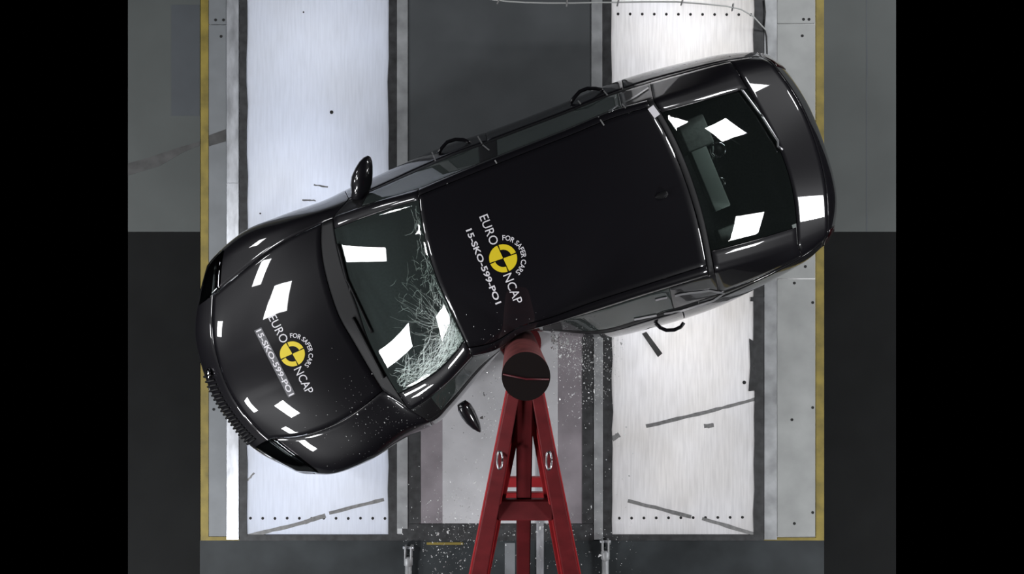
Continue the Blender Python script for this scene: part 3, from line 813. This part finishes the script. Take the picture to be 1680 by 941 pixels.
def emblem(cx, cy, ang, R, parent=None):
    """quartered yellow target with ring text; text runs along ang (degrees below the picture's x axis)"""
    a = math.radians(ang)
    r = (math.cos(a), math.sin(a)); u = (math.sin(a), -math.cos(a))
    for q in range(4):
        inner = q in (1, 3)                         # quadrants with a black inner sector
        A = [math.radians(90 * q + 3 + 84 * k / 10) for k in range(11)]
        def sector(r0, r1):
            vs, fs = [], []
            rs = [r0 + (r1 - r0) * k / 2 for k in range(3)]
            for x in rs: vs += [(x * math.cos(t), x * math.sin(t)) for t in A]
            for b in range(2):
                fs += [[b * 11 + k, b * 11 + k + 1, (b + 1) * 11 + k + 1, (b + 1) * 11 + k] for k in range(10)]
            return vs, fs
        lay('emblem_quadrant', *sector(R * (.62 if inner else .04), R), (cx, cy), r, u, 'yellow')
    # ring text
    vs, fs = text_tris('FOR SAFER CARS', 1.0, .012)
    x0, x1 = min(v.x for v in vs), max(v.x for v in vs); hgt = max(v.y for v in vs)
    out = []
    for v in vs:
        t = math.radians(160 - 140 * (v.x - x0) / (x1 - x0)); q = R * (1.30 + .36 * v.y / hgt)
        out.append((q * math.cos(t), q * math.sin(t)))
    lay('ring_lettering', out, fs, (cx, cy), r, u, 'white')
    return r, u
# roof
r, u = emblem(825.5, 423.5, 68, 23)
fit_text('lettering', 'EURO', (786 + 0, 356), r, u, 51, 15, 'white')
fit_text('lettering', 'NCAP', (825, 452), r, u, 51, 15, 'white')
fit_text('lettering', '15-SKO-599-PO1', (764, 378), r, u, 131, 10.5, 'white', .022)
# hood
r, u = emblem(480, 580, 63, 20.5)
strip_v = [(x * 123 / 16 - 2, y * 13 / 2 - 2) for x in range(17) for y in range(3)]
strip_f = [[x * 3 + y, x * 3 + y + 1, (x + 1) * 3 + y + 1, (x + 1) * 3 + y] for x in range(16) for y in range(2)]
lay('label_tape', strip_v, strip_f, (420, 543), r, u, 'strip', .002)
fit_text('lettering', 'EURO', (440, 521), r, u, 48, 14, 'white')
fit_text('lettering', 'NCAP', (482, 606), r, u, 46, 14, 'white')
fit_text('lettering', '15-SKO-599-PO1', (420, 543), r, u, 120, 9.5, 'white', .022)

# ------------------------------------------------------------------ cracks in the windscreen
wr0, wr1 = n_['glass_base'] * NB, n_['roof_front'] * NB
wa0, wa1 = 3.25 * NA, 6.75 * NA
bm = bmesh.new()
def crack(r, a, dr, da, n, w, wob):
    prev = None
    for i in range(n):
        if not (wr0 + .1 < r < wr1 - .1 and wa0 + .1 < a < wa1 - .1): break
        p, nn = sample(G, r, a), sample(N, r, a)
        d = (sample(G, r + dr * .1, a + da * .1) - p)
        s = nn.cross(d).normalized() if d.length > 1e-6 else Vector((1, 0, 0))
        ww = w * (1 - i / n * .7) * rc.uniform(.5, 1.3)
        cur = (bm.verts.new(p + nn * .002 + s * ww), bm.verts.new(p + nn * .002 - s * ww))
        if prev: bm.faces.new((prev[0], prev[1], cur[1], cur[0]))
        prev = cur
        k = rc.gauss(0, wob); dr, da = dr * math.cos(k) - da * math.sin(k), dr * math.sin(k) + da * math.cos(k)
        r += dr; a += da
rc = random.Random(21)
def near_edge(): # along the header and the struck pillar
    t = rc.random()
    return t
for k in range(150):                       # fine chips in the struck corner
    t = rc.random()
    r = wr1 - abs(rc.gauss(0, 1)) * 2.2 - .3; a = wa1 - abs(rc.gauss(0, 1)) * 6.0 - .2
    an = rc.uniform(0, 6.28); crack(r, a, .3 * math.cos(an), .35 * math.sin(an), rc.randint(3, 9), .0008, .5)
for k in range(380):                       # along the struck pillar
    r = rc.uniform(wr0 + 1, wr1 - .3); a = wa1 - abs(rc.gauss(0, 1)) * 1.6 - .1
    an = rc.gauss(0, .5); crack(r, a, .5 * math.cos(an), .3 * math.sin(an), rc.randint(4, 10), .0009, .25)
for k in range(46):                       # along the header rail
    r = wr1 - abs(rc.gauss(0, 1)) * 1.3 - .2; a = rc.uniform(wa0 + 1, wa1)
    an = math.pi / 2 + rc.gauss(0, .35); crack(r, a, .25 * math.cos(an), .45 * math.sin(an), rc.randint(4, 12), .0008, .22)
for k in range(34):                       # long cracks fanning out of the corner
    an = rc.uniform(math.pi * .95, math.pi * 1.5)
    crack(wr1 - .4 - rc.random() * 2, wa1 - .5 - rc.random() * 3, .5 * math.cos(an), .6 * math.sin(an), rc.randint(10, 26), .0007, .12)
for k in range(40):
    an = rc.uniform(0, 6.28); crack(rc.uniform(wr0 + 6, wr1), rc.uniform(wa0 + 12, wa1), .4 * math.cos(an), .4 * math.sin(an), rc.randint(3, 9), .0006, .4)
o = cpart('crack_lines', bm, 'crack', smooth=False); tag(o, kind='stuff')

# ------------------------------------------------------------------ impact pole and its red brace
ZT = 2.40
pc = U(863, 617, ZT)
pole = empty('impact_pole', (pc.x, pc.y, 0), 'red steel impact pole with round black top on a braced red frame', 'pole')
PL = -Vector((pc.x, pc.y, 0))
def cyl(name, r, z0, z1, material, n=48, bev=.004):
    bm = bmesh.new()
    bmesh.ops.create_cone(bm, cap_ends=True, segments=n, radius1=r, radius2=r, depth=z1 - z0)
    bmesh.ops.translate(bm, vec=(0, 0, (z0 + z1) / 2), verts=bm.verts)
    o = from_bm(name, bm, material, pole)
    for p in o.data.polygons: p.use_smooth = abs(p.normal.z) < .5
    return o
M['pole_red'] = mat('dusty_pole_red', (.15, .035, .035), .6, noise=.3, nscale=12)
cyl('pole_tube', .127, 0.012, ZT - .012, 'pole_red')
cyl('pole_cap', .127, ZT - .012, ZT, 'pole_top')
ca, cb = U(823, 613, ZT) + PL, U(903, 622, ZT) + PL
M['glow_line'] = mat('dark_red_glow', (.10, .006, .012), .5)
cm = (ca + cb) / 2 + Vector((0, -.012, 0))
tube('cap_glow_line', [ca.lerp(cm, .05), cm, cb.lerp(cm, .05)], .0045, 'glow_line', pole, 6)  # thin dark red strip painting the glow across the cap
cyl('base_plate', .17, 0, .012, 'red')
def pb(name, a, b, wa, wb, da, db, m):
    return beam(name, a + PL, b + PL, wa, wb, da, db, m, pole)
# sloping legs: top ends on the pole, feet on the floor behind it
zt, zm = 2.22, 1.15
def foot(a, b, z):                       # carry the line a-b on down to height z
    return a + (b - a) * ((a.z - z) / (a.z - b.z))
for x0, x1 in ((842, 786), (882, 937)):
    a, b = U(x0, 648, zt), U(x1, 941, zm)
    f = foot(a, b, .02)
    pb('brace_leg', a, f, .064, .150, .12, .18, 'red')
    # lower flange of the leg, wider than its web
    dn = Vector((0, 0, -.145))
    pb('leg_flange', a + dn, Vector((f.x, f.y, f.z)) + (f - a).normalized() * -.16, .085, .185, .015, .015, 'bright_red')
a, b = U(861, 650, 2.15), U(858.5, 941, .82)
pb('centre_leg', a, foot(a, b, .02), .095, .10, .05, .06, 'red')
for x0, x1 in ((852, 800), (874, 920)):   # inner pair, lower down
    a, b = U(x0, 664, 2.02), U(x1, 921, .92)
    pb('inner_leg', a, foot(a, b, .02), .065, .075, .05, .05, 'bright_red')
# cross ties
def at_leg(y, z): return None
pb('cross_tie', U(815, 837, 1.50), U(908, 837, 1.50), .135, .135, .06, .06, 'red')
pb('cross_tie', U(822, 791, 1.05), U(900, 791, 1.05), .07, .07, .05, .05, 'bright_red')
pb('cross_tie', U(822, 815, 1.0), U(900, 815, 1.0), .06, .06, .05, .05, 'bright_red')
for x in (820, 900):
    c = U(x, 752 if x == 820 else 753, 1.90) + PL
    tube('shackle', [c + Vector((.035 * math.cos(t) * (.45), .055 * math.sin(t), .03)) for t in [2 * math.pi * k / 14 for k in range(15)]], .006, 'alloy', pole, 6)

# ------------------------------------------------------------------ posts, cable, loose pieces
def rod(px, py, label):
    p = U(px, py, .05)
    root = empty('steel_rod', (p.x, p.y, 0), label, 'rod')
    tube('shaft', [(0, -.12, .05), (0.002, -.9, .05)], .028, 'steel', root, 14)
    tube('collar', [(0, -.07, .05), (0, -.085, .05), (0, -.14, .05), (0, -.15, .05)], [.028, .036, .036, .028], 'steel', root, 14)
    rbox('fork', Vector((-.024, -.03, .05)), (.014, .10, .07), 0, 'steel', root, .005, 2)
    rbox('fork', Vector((.024, -.03, .05)), (.014, .10, .07), 0, 'steel', root, .005, 2)
    tube('fork_pin', [(-.045, 0, .05), (.045, 0, .05)], .012, 'bright_steel', root, 10)
    rbox('rod_cradle', Vector((0, -.7, .012)), (.09, .06, .024), 0, 'gasket', root, .004, 1)
rod(670, 898, 'galvanised steel rod with forked end on the floor left of the red brace')
rod(993, 888, 'dull steel rod with forked end on the floor right of the red brace')

cab = empty('overhead_cable', U(1000, 10, .35), 'thin pale cable with clips strung along the top of the pad', 'cable')
CP = [(800, -2), (830, 2), (860, 4), (900, 5), (940, 5), (980, 4), (1010, 4), (1060, 3), (1110, 3), (1150, 6), (1190, 10), (1215, 15), (1235, 26), (1256, 49)]
CZ = [.35] * 10 + [.3, .2, .1, .02]
tube('cable_line', [U(x, y, z) - cab.location for (x, y), z in zip(CP, CZ)], .006, 'cable', cab, 6)
for x, y in ((818, 1), (930, 5), (1014, 4), (1119, 3), (1202, 12)):
    rbox('cable_clip', U(x, y, .35 if x < 1150 else .25) - cab.location, (.012, .06, .02), rnd.uniform(-.5, .1), 'tape', cab, .003, 1)
sc = [(1053, 547), (1060, 544), (1086, 579), (1079, 585)]
bm = bmesh.new(); prism_bm(bm, [U(*p)[:2] for p in sc], .0005, .02)
tag(from_bm('trim_strip', bm, 'scuff'), 'grey-brown trim strip lying on the white sheet under the rear door', 'trim piece')
# side cable along the rail by the rear bumper
tg = tube('rail_cable', [U(x, y, .014) for x, y in ((1254, 0), (1256, 20), (1254, 45), (1258, 60), (1259, 90), (1257, 110))], .005, 'scuff', None, 6)
tag(tg, 'dark wire lying along the steel rail behind the car', 'wire')

# ------------------------------------------------------------------ glass crumbs
def crumbs(name, label, spots, seed, size):
    r = random.Random(seed); bm = bmesh.new()
    for px, py, z, k in spots(r):
        c = U(px, py, z)
        s = r.uniform(.35, 1) ** 2 * size * (2.2 if r.random() < .05 else 1)
        pts = []
        for q in range(4):
            v = Vector((r.gauss(0, 1), r.gauss(0, 1), r.gauss(0, 1))).normalized() * s
            pts.append(bm.verts.new(c + v))
        for f in ((0, 1, 2), (0, 3, 1), (1, 3, 2), (0, 2, 3)): bm.faces.new([pts[i] for i in f])
    return tag(from_bm(name, bm, 'shard'), label, 'debris', kind='stuff')
def spray(r):
    out = []
    for k in range(1500):                    # burst beside the pole
        t = r.random() ** 1.5; an = r.gauss(.55, .5)
        out.append((905 + t * 120 * math.cos(an), 552 + t * 150 * abs(math.sin(an)) + r.gauss(0, 4), r.uniform(.75, 1.2), 0))
    for k in range(800):
        out.append((r.gauss(735, 45) + 20, r.gauss(860, 55), r.uniform(.03, .7), 0))
    for k in range(520):
        out.append((r.uniform(690, 1040), r.uniform(640, 940), r.uniform(.03, .8), 0))
    for k in range(160):
        out.append((r.gauss(950, 50), r.gauss(885, 25), r.uniform(.03, .5), 0))
    for k in range(160):
        out.append((r.gauss(805, 12), r.uniform(600, 720), r.uniform(.3, 1.0), 0))
    return [o for o in out if 660 < o[0] < 1060 and not (820 < o[0] < 905 and o[1] < 660)]
crumbs('glass_crumbs', 'burst of tiny glass crumbs flying around the red pole', spray, 5, .0085)
def on_car(r):
    out = []
    for k in range(420):
        x, y = r.gauss(640, 60), r.gauss(690, 45)
        h, _ = hit(x, y, .004)
        if h is not None: out.append((x, y, h.z, 0))
    for k in range(110):
        x, y = r.gauss(800, 70), r.gauss(560, 30)
        h, _ = hit(x, y, .004)
        if h is not None: out.append((x, y, h.z, 0))
    return out
crumbs('glass_crumbs', 'sprinkle of tiny glass crumbs on the hood by the shattered windscreen', on_car, 6, .005)
